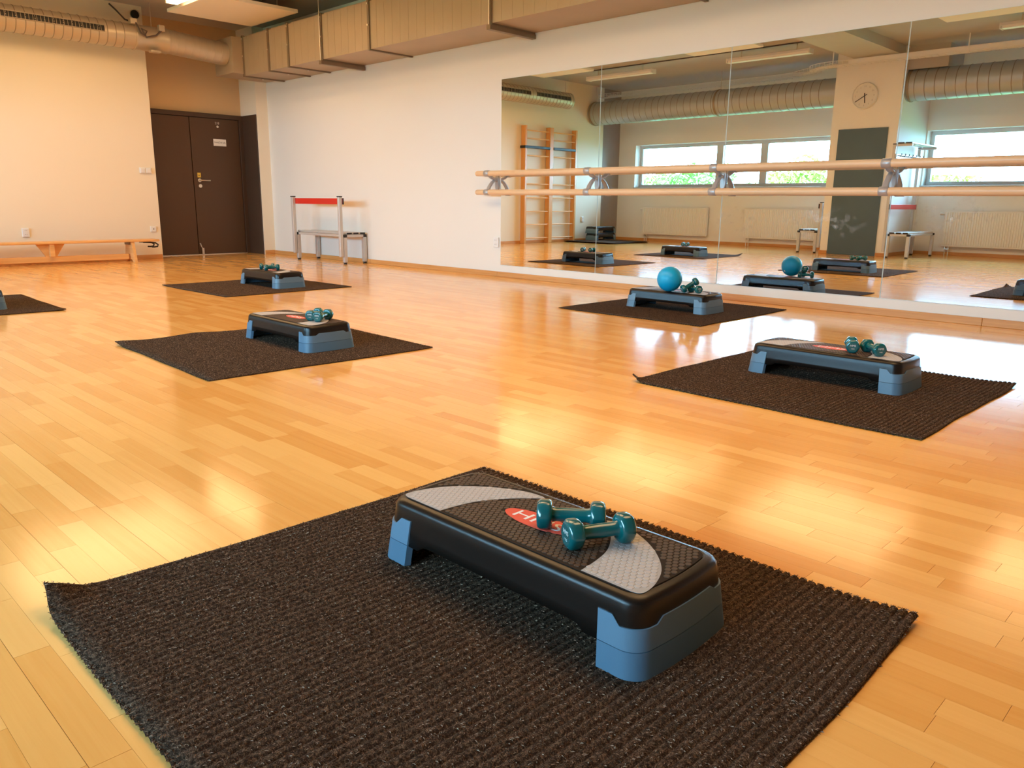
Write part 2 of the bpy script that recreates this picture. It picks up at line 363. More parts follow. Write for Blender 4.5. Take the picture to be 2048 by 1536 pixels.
# windows
WL = ['long three part window at the far end of the mirror view', 'window right of the pillar in the mirror']
for i, (a, b) in enumerate(WINDOWS):
    r = empty(f'window_{i+1}'); tag(r, WL[i], 'window', kind='structure')
    yo, yi = WIN-.30, WIN-.21
    W = b-a
    if i == 0: mull = [-9.91, -8.80]
    elif i == 1: mull = [-2.95, -2.0]
    else: mull = [a+W*.5]
    fb = MB(); t = .075
    fb.box((a, yo, WZ0), (b, yi, WZ0+t)).box((a, yo, WZ1-t), (b, yi, WZ1)).box((a, yo, WZ0+t), (a+t, yi, WZ1-t)).box((b-t, yo, WZ0+t), (b, yi, WZ1-t))
    fb.obj('frame', 'pvc', r, bevel=.006)
    for mxx in mull: MB().box((mxx-.085, yo, WZ0+t), (mxx+.085, yi+.01, WZ1-t)).obj('mullion', 'pvc', r, bevel=.008)
    ed = [a+t] + [v for q in mull for v in (q-.085, q+.085)] + [b-t]
    for k in range(0, len(ed), 2):
        MB().box((ed[k], yo+.03, WZ0+t), (ed[k+1], yo+.036, WZ1-t)).obj('pane', 'glass', r)
    MB().box((a-.02, WIN-.21, WZ0-.025), (b+.02, WIN+.03, WZ0)).obj('sill', 'pvc', r, bevel=.006)
    for q in mull:
        MB().box((q+.03, yi+.01, 1.66), (q+.055, yi+.022, 1.74)).box((q+.034, yi+.02, 1.62), (q+.052, yi+.045, 1.68)).obj('window_handle', 'white', r)

# double door in its niche
d = empty('door_1'); tag(d, 'dark brown double door in a recessed niche', 'door', kind='structure')
DX = -13.05
MB().box((-13.3, 5.02, 0), (DX-.06, 6.72, 2.27)).obj('door_lining', 'door_trim', d)
MB().box((DX-.06, 5.02, 2.20), (DX+.03, 6.72, 2.27)).box((DX-.06, 5.02, 0), (DX+.03, 5.10, 2.2)).box((DX-.06, 6.64, 0), (DX+.03, 6.72, 2.2)).obj('door_frame', 'door_trim', d, bevel=.004)
MB().box((DX+.031, 6.700, 0), (LEFT-.012, 6.722, 2.27)).obj('door_jamb', 'door_trim', d, bevel=.003)
MB().box((DX-.05, 5.105, .012), (DX, 5.795, 2.196)).obj('door_leaf', 'door', d, bevel=.003)
leaf = MB().box((DX-.05, 5.805, .012), (DX+.004, 6.635, 2.196)).obj('door_leaf', 'door', d, bevel=.003)
ha = MB().lathe((DX+.004, 5.90, 1.205), (DX+.014, 5.90, 1.205), [(0, .030), (.8, .030), (1, .026)], 20).cyl((DX+.012, 5.90, 1.205), (DX+.055, 5.90, 1.205), .011)
ha.tube([(DX+.05, 5.895, 1.205), (DX+.055, 5.92, 1.205), (DX+.055, 6.06, 1.203)], .011).obj('door_handle', 'steel', leaf)
MB().lathe((DX+.004, 5.905, 1.115), (DX+.014, 5.905, 1.115), [(0, .030), (.8, .030), (1, .026)], 20).obj('lock_plate', 'steel', leaf)
MB().box((DX+.004, 5.868, 1.252), (DX+.006, 5.925, 1.325)).obj('yellow_tag', 'yellow', leaf)
MB().box((DX+.0045, 5.885, 1.28), (DX+.0066, 5.905, 1.29)).obj('tag_mark', 'ink', leaf)
sg = MB().box((DX+.004, 6.18, 1.765), (DX+.010, 6.40, 1.875)).obj('door_sign', 'print', leaf, bevel=.004)
EXD, EYD = (0, 1, 0), (0, 0, 1)
lettering('sign_text', 'TANEČNÍ SÁL', .033, 'ink', sg, frame_mat((DX+.0105, 6.29, 1.82), EXD, EYD))
lettering('door_number', '218', .05, 'steel', leaf, frame_mat((DX+.0048, 6.265, 2.125), EXD, EYD))
MB().lathe((DX+.004, 6.265, 2.07), (DX+.02, 6.265, 2.07), [(0, .018), (1, .018)], 14).obj('coat_knob', 'steel', leaf)
MB().box((DX-.05, 5.10, 0), (DX+.035, 6.64, .010)).obj('threshold', 'steel', d)
MB().box((DX+.02, 5.835, .008), (DX+.05, 5.87, .11)).tube([(DX+.035, 5.85, .1), (DX+.04, 5.83, .13), (DX+.02, 5.82, .19)], .01).obj('door_holder', 'steel', leaf)

# ------------------------------------------------------------------ mirrors and barre
MX = [-7.02, -5.52, -4.005, -2.45, -.93, .59, 2.11]
MLAB = ['leftmost mirror panel, reflecting the wooden wall bars', 'second mirror panel from the left, reflecting a radiator', 'third mirror panel, reflecting the clock and slate board',
        'mirror panel right of the clock reflection at the picture edge', 'mirror panel just beyond the right picture edge', 'last mirror panel, beyond the right picture edge']
for i in range(5):
    r = thing('mirror_panel', MLAB[i], 'mirror', group='wall mirrors')
    MB().box((MX[i]+.0025, WALL, .145), (MX[i+1]-.0025, WALL+.0055, 2.315)).obj('mirror_backing', 'mirror_edge', r)
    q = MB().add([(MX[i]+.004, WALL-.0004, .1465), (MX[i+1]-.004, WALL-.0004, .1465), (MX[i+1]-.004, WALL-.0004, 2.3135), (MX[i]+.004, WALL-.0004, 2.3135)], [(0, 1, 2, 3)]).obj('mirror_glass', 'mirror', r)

br = thing('ballet_barre', 'double wooden ballet barre on metal brackets before the mirrors', 'barre')
BY, BZ = 6.735, (1.237, 1.018)
for z in BZ:
    MB().lathe((-7.26, BY, z), (2.0, BY, z), [(0, .020), (.0008, .030), (.002, .032), (.998, .032), (1, .026)], 20).obj('rail', 'rail', br)
for bx in [-7.07, -5.52, -4.0, -2.45, -.93, .59]:
    pb = MB()
    pl2 = []                                                     # oblong wall plate
    for t in range(20):
        a = 2*PI*t/20; pl2.append((bx+.030*math.cos(a), 1.135+.052*math.sin(a)+(.045 if math.sin(a) > 0 else -.045)))
    pb.prism(pl2, WALL-.022, WALL-.001, 'y').obj('wall_plate', 'alu_dark', br, bevel=.006)
    def arm(pts, w0, w1):
        mb = MB(); n = len(pts); rs = []
        for i, p in enumerate(pts):
            t = (Vector(pts[min(i+1, n-1)])-Vector(pts[max(i-1, 0)])).normalized(); nrm = Vector((1, 0, 0)); bb = t.cross(nrm)
            ww_ = w0+(w1-w0)*i/(n-1); th = .014
            rs.append([Vector(p)+nrm*(ww_*cx)+bb*(th*cy) for cx, cy in ((-1, -.6), (-.6, -1), (.6, -1), (1, -.6), (1, .6), (.6, 1), (-.6, 1), (-1, .6))])
        mb.rings(rs); return mb
    arm([(bx, WALL-.02, 1.17), (bx, WALL-.06, 1.175), (bx, WALL-.11, 1.19), (bx, BY+.025, 1.222)], .020, .030).obj('bracket_arm', 'alu_dark', br)
    arm([(bx, WALL-.02, 1.165), (bx, WALL-.06, 1.16), (bx, WALL-.105, 1.13), (bx, WALL-.145, 1.085), (bx, BY+.012, 1.04)], .020, .026).obj('bracket_arm', 'alu_dark', br)
    for z in BZ: MB().lathe((bx-.038, BY, z), (bx+.038, BY, z), [(0, .033), (.05, .0375), (.95, .0375), (1, .033)], 20).obj('clamp', 'alu_dark', br)

# ------------------------------------------------------------------ ducts, lamps, panels overhead
def ribbed_duct(mb, p0, p1, r, pitch=.11, seg=36, ridge=.004):
    L = (Vector(p1)-Vector(p0)).length; n = int(L/pitch); prof = [(0, r)]
    for i in range(1, n):
        t = i*pitch/L; e = .005/L; prof += [(t-e*1.2, r), (t-e*.9, r+ridge), (t+e*.9, r+ridge), (t+e*1.2, r)]
    prof.append((1, r)); P0, P1 = Vector(p0), Vector(p1)
    for (t0, r0), (t1, r1) in zip(prof[:-1], prof[1:]): mb.lathe(P0+(P1-P0)*t0, P0+(P1-P0)*t1, [(0, r0), (1, r1)], seg, caps=False)
    mb.lathe(p0, p1, [(0, r), (0, r*.01)], seg); mb.lathe(p0, p1, [(1, r*.01), (1, r)], seg); return mb
def seams(parent, p0, p1, r, pitch, seg=36):
    P0, P1 = Vector(p0), Vector(p1); L = (P1-P0).length; d_ = (P1-P0)/L; n = int(L/pitch); first = None
    for i in range(1, n):
        c = P0+d_*(i*pitch)
        if first is None:
            first = MB().lathe(-d_*.0045, d_*.0045, [(0, r+.0005), (0, r+.0055), (1, r+.0055), (1, r+.0005)], seg, caps=False).obj('seam', 'galv_seam', parent, loc=c)
        else:
            o = first.copy(); COL.objects.link(o); o.parent = parent; o.location = c
# rectangular supply duct over the mirror wall
DY0, DZ0, DZ1 = 6.24, 2.755, 3.31
rd = thing('rectangular_duct', 'square brown tinged sheet metal duct above the mirror wall', 'duct')
joints = [-11.95, -11.18, -10.63, -9.77, -8.69, -6.50, -4.30, -2.0, .4, 2.8]
for i in range(len(joints)-1):
    a, b = joints[i], joints[i+1]
    MB().box((a, DY0, DZ0), (b, WALL-.004, DZ1)).obj('duct_section', 'galv_box', rd)
    n = max(2, int((b-a)/.15)); mb = MB()
    for k in range(1, n):
        xk = a+(b-a)*k/n; mb.box((xk-.0025, DY0-.0015, DZ0), (xk+.0025, DY0+.001, DZ1))
    mb.obj('stiffening_crease', 'galv_box', rd)['kind'] = 'stuff'
for i, a in enumerate(joints):
    big = i in (3, 5)
    t, o_ = (.020, .018)
    f_ = MB().box((a-t, DY0-o_, DZ0-o_), (a+t, DY0+.002, DZ1+o_)).box((a-t, DY0+.002, DZ0-o_), (a+t, WALL-.004, DZ0+.002)).box((a-t, DY0+.002, DZ1), (a+t, WALL-.004, DZ1+o_))
    f_.obj('flange', 'flange', rd, bevel=.003)
    for q in ((a, DY0-o_-.012, DZ0+.28), (a, DY0-o_-.012, DZ1-.03)): MB().lathe(q, (q[0], q[1]+.014, q[2]), [(0, .012), (1, .012)], 6).obj('clamp_bolt', 'steel', rd)
    MB().lathe((a, DY0+.3, DZ0-o_-.012), (a, DY0+.3, DZ0-o_+.002), [(0, .012), (1, .012)], 6).obj('clamp_bolt', 'steel', rd)
    if big:
        MB().box((a-.03, DY0-.04, DZ0-.068), (a+.03, WALL-.004, DZ0-.019)).obj('support_channel', 'flange', rd, bevel=.003)
        MB().cyl((a, DY0-.03, DZ0-.06), (a, DY0-.03, CEIL), .006, 8).obj('hanger_rod', 'steel', rd)
MB().box((-12.54, 6.06, 2.78), (-11.95, WALL-.004, 3.30)).obj('end_box', 'galv_box', rd, bevel=.004)
MB().box((-11.94, DY0+.10, DZ1), (2.8, DY0+.13, DZ1+.05)).obj('top_rail', 'galv_box', rd)

# round duct on the end wall
ld = thing('round_duct', 'spiral metal duct with black slot grilles on the end wall', 'duct')
DXL, DZL, DRL = -12.20, 3.13, .165
ribbed_duct(MB(), (DXL, -.30, DZL), (DXL, 4.70, DZL), DRL).obj('spiral_pipe', 'galv', ld)
seams(ld, (DXL, -.30, DZL), (DXL, 4.70, DZL), DRL, .11)
MB().lathe((DXL, -.33, DZL), (DXL, -.28, DZL), [(0, .15), (.2, .172), (1, .172)], 36).obj('end_cap', 'galv', ld)
MB().lathe((DXL, 4.70, DZL), (DXL, 5.18, DZL), [(0, .172), (.04, .178), (.08, .168), (.92, .168), (.96, .178), (1, .172)], 36).obj('coupling', 'galv', ld)
ribbed_duct(MB(), (DXL, 5.18, DZL), (DXL, 6.06, DZL-.06), DRL).obj('spiral_pipe', 'galv', ld)
for a, b in ((-.20, .92), (1.10, 2.2), (3.05, 4.28)):
    gb = MB(); gb2 = MB(); n = 8
    th0, th1 = math.radians(-6), math.radians(22)
    R_ = DRL+.005
    arc = [(DXL+(R_)*math.cos(th0+(th1-th0)*i/n), DZL+R_*math.sin(th0+(th1-th0)*i/n)) for i in range(n+1)]
    rr = [[(p[0], yy, p[1]) for p in arc] for yy in (a, b)]
    gb.rings(rr, False, closed=False).obj('grille', 'grille', ld)
    for i in (0, n):
        p = arc[i]; gb2.box((p[0]-.006, a, p[1]-.005), (p[0]+.006, b, p[1]+.005))
    nb = int((b-a)/.045)
    for k in range(nb+1):
        yy = a+(b-a)*k/nb; rr = [[(p[0]+.003*math.cos(th0), y2, p[1]) for p in arc] for y2 in (yy-.003, yy+.003)]
        gb2.rings(rr, False, closed=False)
    gb2.obj('grille_bars', 'galv_seam', ld)['kind'] = 'stuff'
for a_, b_ in (((-12.11, 4.63, 3.27), (-12.02, 4.72, 3.34)), ((-12.05, 5.0, 3.22), (-11.98, 5.08, 3.30)), ((-12.12, 4.88, 2.93), (-12.02, 5.02, 2.96))): MB().box(a_, b_).obj('damper_bracket', 'galv', ld, bevel=.004)
MB().tube([(LEFT+.02, 4.55, 3.58), (LEFT+.1, 4.60, 3.50), (-12.3, 4.66, 3.36), (-12.02, 4.70, 3.28), (-11.99, 4.74, 3.16), (-12.0, 4.80, 3.13), (-11.99, 4.83, 3.19), (-12.0, 4.76, 3.22), (-12.0, 4.82, 3.11), (-11.98, 4.95, 3.15), (-12.0, 5.05, 3.24)], .012, 8).obj('control_cable', 'cable', ld)
for yy in (-.2, 2.6, 4.98): MB().cyl((DXL, yy, DZL+.16), (DXL, yy, CEIL), .005, 6).obj('hanger_wire', 'steel', ld)
# round ducts under the ceiling by the windows (seen in the mirror)
def winduct(x0, x1, label):
    r = thing('round_duct', label, 'duct')
    ribbed_duct(MB(), (x0, -1.66, 2.985), (x1, -1.66, 2.985), .262, .165, 40, .004).obj('spiral_pipe', 'galv_grey', r)
    seams(r, (x0, -1.66, 2.985), (x1, -1.66, 2.985), .262, .165, 40)
    for xx in (x0+.05, (x0+x1)/2+.4):
        MB().lathe((xx-.025, -1.66, 2.985), (xx+.025, -1.66, 2.985), [(0, .266), (.3, .275), (.7, .275), (1, .266)], 40, caps=False).obj('joint_band', 'galv_seam', r)
        MB().cyl((xx, -1.66, 3.25), (xx, -1.66, CEIL), .006, 6).obj('hanger_rod', 'steel', r)
    return r
winduct(-12.54, -6.60, 'thick spiral duct left of the pillar in the mirror')
winduct(-5.40, RIGHT-.05, 'thick spiral duct right of the pillar in the mirror')

# cable tray
ct = thing('cable_tray', 'white wire mesh cable tray hanging before the pillar in the mirror', 'cable tray')
path = [Vector((RIGHT-.1, -1.02, 3.35)), Vector((-6.55, -1.02, 3.35))]
for i in range(1, 9):
    a = PI/2*i/8; path.append(Vector((-6.55-.45*math.sin(a)*1.0, -1.02-.35*(1-math.cos(a)), 3.35)))
path += [Vector((-7.25, -1.55, 3.36)), Vector((-7.6, -1.78, 3.36)), Vector((-8.0, -1.85, 3.36)), Vector((-12.5, -1.85, 3.36))]
dense = []
for a, b in zip(path[:-1], path[1:]):
    n = max(1, int((b-a).length/.11))
    for k in range(n): dense.append(a+(b-a)*k/n)
dense.append(path[-1])
def tframe(i):
    t = (dense[min(i+1, len(dense)-1)]-dense[max(i-1, 0)]).normalized(); return t, Vector((-t.y, t.x, 0))
HW, HT = .10, .075
lon = MB()
for off, zz in ((-HW, 0), (-HW, HT), (HW, 0), (HW, HT), (-.033, 0), (.033, 0)):
    lon.tube([p+tframe(i)[1]*off+Vector((0, 0, zz)) for i, p in enumerate(dense)], .0055, 5)
lon.obj('long_wires', 'tray', ct)
cw = MB()
for i, p in enumerate(dense):
    nrm = tframe(i)[1]; Z = Vector((0, 0, HT))
    cw.tube([p-nrm*HW+Z, p-nrm*HW, p+nrm*HW, p+nrm*HW+Z], .0045, 4)
cw.obj('cross_wires', 'tray', ct)['kind'] = 'stuff'
sb = MB()                                                       # sheet side strip of the tray
pts = [p for p in dense if p.x > -6.3]
vs = []
for i, p in enumerate(pts): vs += [p+tframe(i)[1]*(HW+.006)*-1+Vector((0, 0, .006)), p+tframe(i)[1]*(HW+.006)*-1+Vector((0, 0, HT-.006))]
sb.add(vs, [(2*i, 2*i+1, 2*i+3, 2*i+2) for i in range(len(pts)-1)]).obj('side_strip', 'tray', ct)
MB().tube([p+Vector((0, .03, .02)) for p in dense[::3]], .018, 6).tube([p+Vector((0, -.04, .018)) for p in dense[::3]], .014, 6).obj('cables', 'tray', ct)
for xx in (2.6, .4, -1.9, -4.3, -6.5): MB().cyl((xx, -.92, 3.34), (xx, -.92, CEIL), .010, 8).obj('hanger_rod', 'tray', ct)

# lamps, added light panels and acoustic panels
LAMPS = [(-11.30, -9.66, .10, 0, 'unlit ceiling lamp nearest the wall bars, seen in the mirror'), (-8.0, -6.45, .10, 0, 'unlit ceiling lamp left of the beam, seen in the mirror'), (-3.6, -2.0, .10, 0, 'unlit ceiling lamp at the upper right corner of the mirror'),
         (-11.18, -9.63, 4.86, 1, 'lit ceiling lamp at the upper left, beside the white panel')]
for a, b, yy, on, lab in LAMPS:
    r = thing('ceiling_lamp', lab, 'lamp', group='ceiling lamps')
    MB().box((a, yy-.08, 3.455), (b, yy+.08, 3.50)).obj('lamp_body', 'white', r, bevel=.006)
    MB().prism([(yy-.075, 3.455), (yy-.065, 3.425), (yy+.065, 3.425), (yy+.075, 3.455)], a+.02, b-.02, 'x').obj('diffuser', 'lamp_on' if on else 'lamp_off', r)
    for e in (a, b): MB().box((e-.012, yy-.082, 3.42), (e+.012, yy+.082, 3.502)).obj('end_cap', 'white', r, bevel=.004)
    for e in (a+.25, b-.25): MB().cyl((e, yy, 3.50), (e, yy, CEIL), .008, 8).obj('hanger_rod', 'steel', r)
for cx_, cy_, lab in ((-10.2, 3.05, 'added warm light panel over the gym bench side, out of view'), (-7.4, 3.05, 'added warm light panel over the middle mats, out of view'), (-4.2, 3.05, 'added warm light panel over the middle left mat, out of view'), (-1.2, 3.0, 'added warm light panel above the foreground mat, out of view')):  # glowing panels added out of view to supply warm light
    r = thing('added_light_panel', lab, 'lamp', group='added warm light panels')
    MB().box((cx_-1.02, cy_-1.12, 3.47), (cx_+1.02, cy_+1.12, 3.51)).obj('lamp_body', 'white', r, bevel=.006)
    MB().box((cx_-1.0, cy_-1.1, 3.462), (cx_+1.0, cy_+1.1, 3.470)).obj('diffuser', 'added_panel', r)
    for ex_ in (-.5, .5):
        for ey_ in (-.5, .5): MB().cyl((cx_+ex_, cy_+ey_, 3.51), (cx_+ex_, cy_+ey_, CEIL), .005, 6).obj('hanger_wire', 'steel', r)
tag(MB().tube([(-12.5, .16, CEIL-.012), (-9.0, .16, CEIL-.012), (-6.25, .17, CEIL-.012)], .011, 6).obj('conduit', 'cable'), 'thin brown conduit along the ceiling between lamps in the mirror', 'conduit')
PANELS = [(-11.72, -10.40, 5.02, 6.28, 'white ceiling panel beside the square duct, upper left'), (-11.75, -10.42, 1.02, 2.3, 'white ceiling panel reflected above the wall bars'),
          (-8.1, -6.8, 1.10, 2.4, 'white ceiling panel reflected above the second mirror'), (-4.05, -2.7, 1.05, 2.35, 'white ceiling panel reflected at the upper right')]
for a, b, c, e, lab in PANELS:
    r = thing('ceiling_panel', lab, 'ceiling panel', group='acoustic ceiling panels')
    MB().box((a, c, 3.43), (b, e, 3.475)).obj('panel_board', 'panel', r, bevel=.005)
    for xx in (a+.2, b-.2):
        for yy in (c+.2, e-.2): MB().cyl((xx, yy, 3.475), (xx, yy, CEIL), .004, 6).obj('hanger_wire', 'steel', r)

# ------------------------------------------------------------------ radiators, board, clock, wall bars (mirror view)
def radiator(x0, x1, label):
    r = thing('radiator', label, 'radiator', (x0, WIN, 0), group='panel radiators')
    L = x1-x0; z0, z1 = .17, .83
    n = int(L/.042); pts = [(0, .11)]
    for k in range(n):
        xa = .02+(L-.04)*k/n; wd = (L-.04)/n
        pts += [(xa+wd*.12, .11), (xa+wd*.3, .122), (xa+wd*.7, .122), (xa+wd*.88, .11)]
    pts.append((L, .11)); vs = []
    for px, py in pts: vs += [(px, py, z0+.03), (px, py, z1-.03)]
    MB().add(vs, [(2*i, 2*i+2, 2*i+3, 2*i+1) for i in range(len(pts)-1)]).obj('front_panel', 'radiator', r)
    MB().box((0, .05, z0), (L, .112, z0+.032)).box((0, .05, z1-.032), (L, .112, z1-.012)).obj('panel_rim', 'radiator', r, bevel=.004)
    MB().box((.0, .03, z1-.012), (L, .115, z1)).obj('top_grille', 'radiator', r, bevel=.003)
    for xx in (-.004, L-.004): MB().box((xx, .035, z0+.02), (xx+.008, .114, z1)).obj('side_cover', 'radiator', r)
    MB().box((.1, .003, z0+.1), (.14, .05, z1-.1)).box((L-.14, .003, z0+.1), (L-.1, .05, z1-.1)).obj('wall_bracket', 'radiator', r)
    MB().cyl((-.09, .075, z1-.06), (.0, .075, z1-.06), .022, 12).obj('thermostat', 'white', r)
    MB().cyl((.06, .075, z0-.04), (.06, .075, z0), .014, 10).cyl((.12, .075, z0-.04), (.12, .075, z0), .014, 10).box((.04, .06, z0-.055), (.14, .09, z0-.035)).obj('valve', 'steel', r)
    MB().cyl((.06, .075, -.01), (.06, .075, z0-.05), .009, 8).cyl((.12, .075, -.01), (.12, .075, z0-.05), .009, 8).obj('pipe', 'white', r)
radiator(-11.78, -9.97, 'white panel radiator below the far window in the mirror')
radiator(-9.0, -7.22, 'white panel radiator left of the pillar, behind the bench end')
radiator(-4.86, -3.05, 'white panel radiator right of the pillar in the mirror')
tag(MB().box((-6.45, -1.349, .005), (-5.56, -1.328, 2.28)).obj('slate_board', 'board', bevel=.003), 'tall dark slate board on the pillar front', 'board')
ck = thing('wall_clock', 'round white wall clock above the slate board', 'clock', (-6.03, -1.35, 2.84))
MB().lathe((0, 0, 0), (0, .045, 0), [(0, .225), (.6, .232), (1, .222), (1, .207), (.7, .205)], 48, caps=False).obj('clock_case', 'white', ck)
MB().lathe((0, .03, 0), (0, .036, 0), [(0, .206), (1, .206)], 48).obj('clock_face', 'clockface', ck)
for h in range(12):
    a = PI/2 - 2*PI*(h+1)/12     # seen from +y, x runs to the left
    lettering('numeral', str(h+1), .042, 'alu_dark', ck, frame_mat((-.165*math.cos(a), .037, .165*math.sin(a)), (-1, 0, 0), (0, 0, 1)))
def hand(name, deg, L, back, wd, yy):
    a = math.radians(deg); dx, dz = -math.sin(a), math.cos(a); nx, nz = -dz, dx
    mb = MB(); P = [(dx*L+nx*wd, dz*L+nz*wd), (dx*L-nx*wd, dz*L-nz*wd), (-dx*back-nx*wd, -dz*back-nz*wd), (-dx*back+nx*wd, -dz*back+nz*wd)]
    mb.prism(P, yy, yy+.003, 'y').obj(name, 'ink', ck)
hand('minute_hand', 121, .19, .05, .006, .042); hand('hour_hand', 186, .125, .05, .008, .039)
wb = thing('wall_bars', 'double wooden wall bars against the end wall, seen in the mirror', 'wall bars')
for yy in (.84, .0, -.86): 
    MB().box((LEFT+.02, yy-.03-(.03 if yy == 0 else 0), .0), (LEFT+.15, yy+.03+(.03 if yy == 0 else 0), 2.55)).obj('upright', 'beechz', wb, bevel=.006)
for a, b in ((-.83, -.06), (.06, .81)):
    for zz in (2.45, 2.28, 1.92, 1.62, 1.31, 1.01, .71, .42, .12):
        rs = []
        for yy in (a, b): rs.append([(LEFT+.11+.02*math.cos(2*PI*k/14), yy, zz+.015*math.sin(2*PI*k/14)) for k in range(14)])
        MB().rings(rs).obj('rung', 'beechy', wb)
    MB().box((LEFT+.09, a, 2.07), (LEFT+.165, b, 2.125)).obj('dark_strap', 'black', wb, bevel=.006)
MB().box((LEFT+.01, .80, 2.07), (LEFT+.17, .89, 2.125)).obj('dark_strap', 'black', wb, bevel=.006)

# ------------------------------------------------------------------ benches
def gym_bench():
    r = thing('gym_bench', 'long low wooden gym bench along the end wall', 'bench')
    x0, x1 = -12.34, -12.07
    y0, y1 = 2.15, 4.78
    MB().box((x0, y0, .285), (x1, y1, .318)).obj('seat_board', 'beechy', r, bevel=.008)
    MB().box((-12.235, y0+.35, .035), (-12.165, 4.36, .115)).obj('balance_beam', 'beechy', r, bevel=.008)
    for yc in (3.34,):
        MB().prism([(yc-.18, .285), (yc+.18, .285), (yc+.07, .115), (yc-.07, .115)], -12.20, -12.165, 'x').obj('support_web', 'beechy', r, bevel=.004)
        MB().prism([(yc-.03, .285), (yc+.03, .285), (yc+.03, .115), (yc-.03, .115)], -12.30, -12.10, 'x').obj('support_rib', 'beechy', r, bevel=.004)
    for yc in (2.5, 4.40):
        MB().prism([(x0+.02, .285), (x1-.02, .285), (x1+.05, 0), (x1-.02, 0), (x1-.06, .035), (x0+.06, .035), (x0+.02, 0), (x0-.05, 0)], yc-.022, yc+.022, 'y').obj('leg', 'beech', r, bevel=.004)
        MB().box((-12.28, yc-.05, .245), (-12.13, yc-.022, .284)).obj('leg_bracket', 'flange', r)
    for xx in (-12.28, -12.13):
        MB().tube([(xx, 4.56, .278), (xx, 4.66, .272), (xx, 4.74, .262), (xx, 4.775, .235), (xx, 4.765, .21), (xx, 4.72, .203), (xx, 4.68, .205)], .011, 8).obj('hook', 'black', r)
gym_bench()

def changing_bench(name, label, loc, rz, shelf=False):
    # local: length along x, posts along y=0, seat towards +y
    r = thing(name, label, 'bench', loc, rz, None)
    L = 1.33
    for x in (0.03, L-.03):
        for yy in (.06, .40):
            lg = MB().box((x-.028, yy-.028, .022), (x+.028, yy+.028, .385)).obj('leg', 'alu', r, bevel=.008)
            MB().lathe((x, yy, 0), (x, yy, .024), [(0, .026), (.5, .026), (.6, .018), (.75, .018), (.8, .030), (1, .030)], 14).obj('foot', 'black', lg)
            MB().box((x-.03, yy-.03, .384), (x+.03, yy+.03, .425)).obj('corner_joint', 'black', lg, bevel=.01)
        MB().box((x-.024, .085, .385), (x+.024, .375, .424)).obj('cross_rail', 'alu', r, bevel=.005)
        top = 1.96 if shelf else .955
        po = MB().box((x-.026, -.028, .105), (x+.026, .026, top)).obj('post', 'alu', r, bevel=.008)
        MB().box((x-.029, -.031, top-.004), (x+.029, .029, top+.012)).obj('post_cap', 'black', po, bevel=.003)
    MB().box((.06, .045, .387), (L-.06, .075, .422)).obj('long_rail', 'alu', r, bevel=.005)
    MB().box((.06, .385, .387), (L-.06, .415, .422)).obj('long_rail', 'alu', r, bevel=.005)
    for k in range(3):
        yy = .075+.115*k
        sl = MB().box((-.0, yy, .425), (L, yy+.092, .452)).obj('seat_slat', 'alu', r, bevel=.005)
        for x in (-.008, L): MB().box((x, yy+.004, .427), (x+.008, yy+.088, .451)).obj('end_cap', 'black', sl, bevel=.002)
    bk = MB().box((.0, .026, .85), (L, .044, .935)).obj('back_slat', 'red', r, bevel=.004)
    for x in (-.008, L): MB().box((x, .025, .848), (x+.008, .046, .938)).obj('end_cap', 'black', bk, bevel=.002)
    if shelf:
        MB().box((0, .026, 1.72), (L, .042, 1.80)).obj('hook_rail', 'alu', r, bevel=.004)
        for k in range(7):
            xx = .1+k*(L-.2)/6
            MB().tube([(xx, .04, 1.77), (xx, .09, 1.765), (xx, .105, 1.79), (xx, .10, 1.81)], .008, 6).obj('coat_hook', 'black', r)
        for k in range(2):
            yy = .05+.13*k; sl = MB().box((0, yy, 1.965), (L, yy+.11, 1.99)).obj('shelf_slat', 'alu', r, bevel=.005)
            for x in (-.008, L): MB().box((x, yy+.004, 1.967), (x+.008, yy+.106, 1.989)).obj('end_cap', 'black', sl, bevel=.002)
        for x in (.03, L-.03): MB().box((x-.022, .0, 1.925), (x+.022, .29, 1.964)).obj('shelf_bracket', 'alu', r, bevel=.006)
    return r
changing_bench('changing_bench', 'metal bench with red backrest against the white wall', (-11.15, 6.475, 0), 0)
changing_bench('changing_bench', 'metal bench seen end on before the radiator in the mirror', (-6.66, -1.36, 0), PI+PI/2*1, False).rotation_euler = (0, 0, -PI/2)
b2 = [o for o in COL.objects if o.name.startswith('changing_bench') and o.type == 'EMPTY'][-1]
b2.scale = (1, -1, 1)
changing_bench('coat_rack_bench', 'metal bench with hooks and top shelf right of the pillar in mirror', (-5.32, -1.06, 0), -PI/2, True)

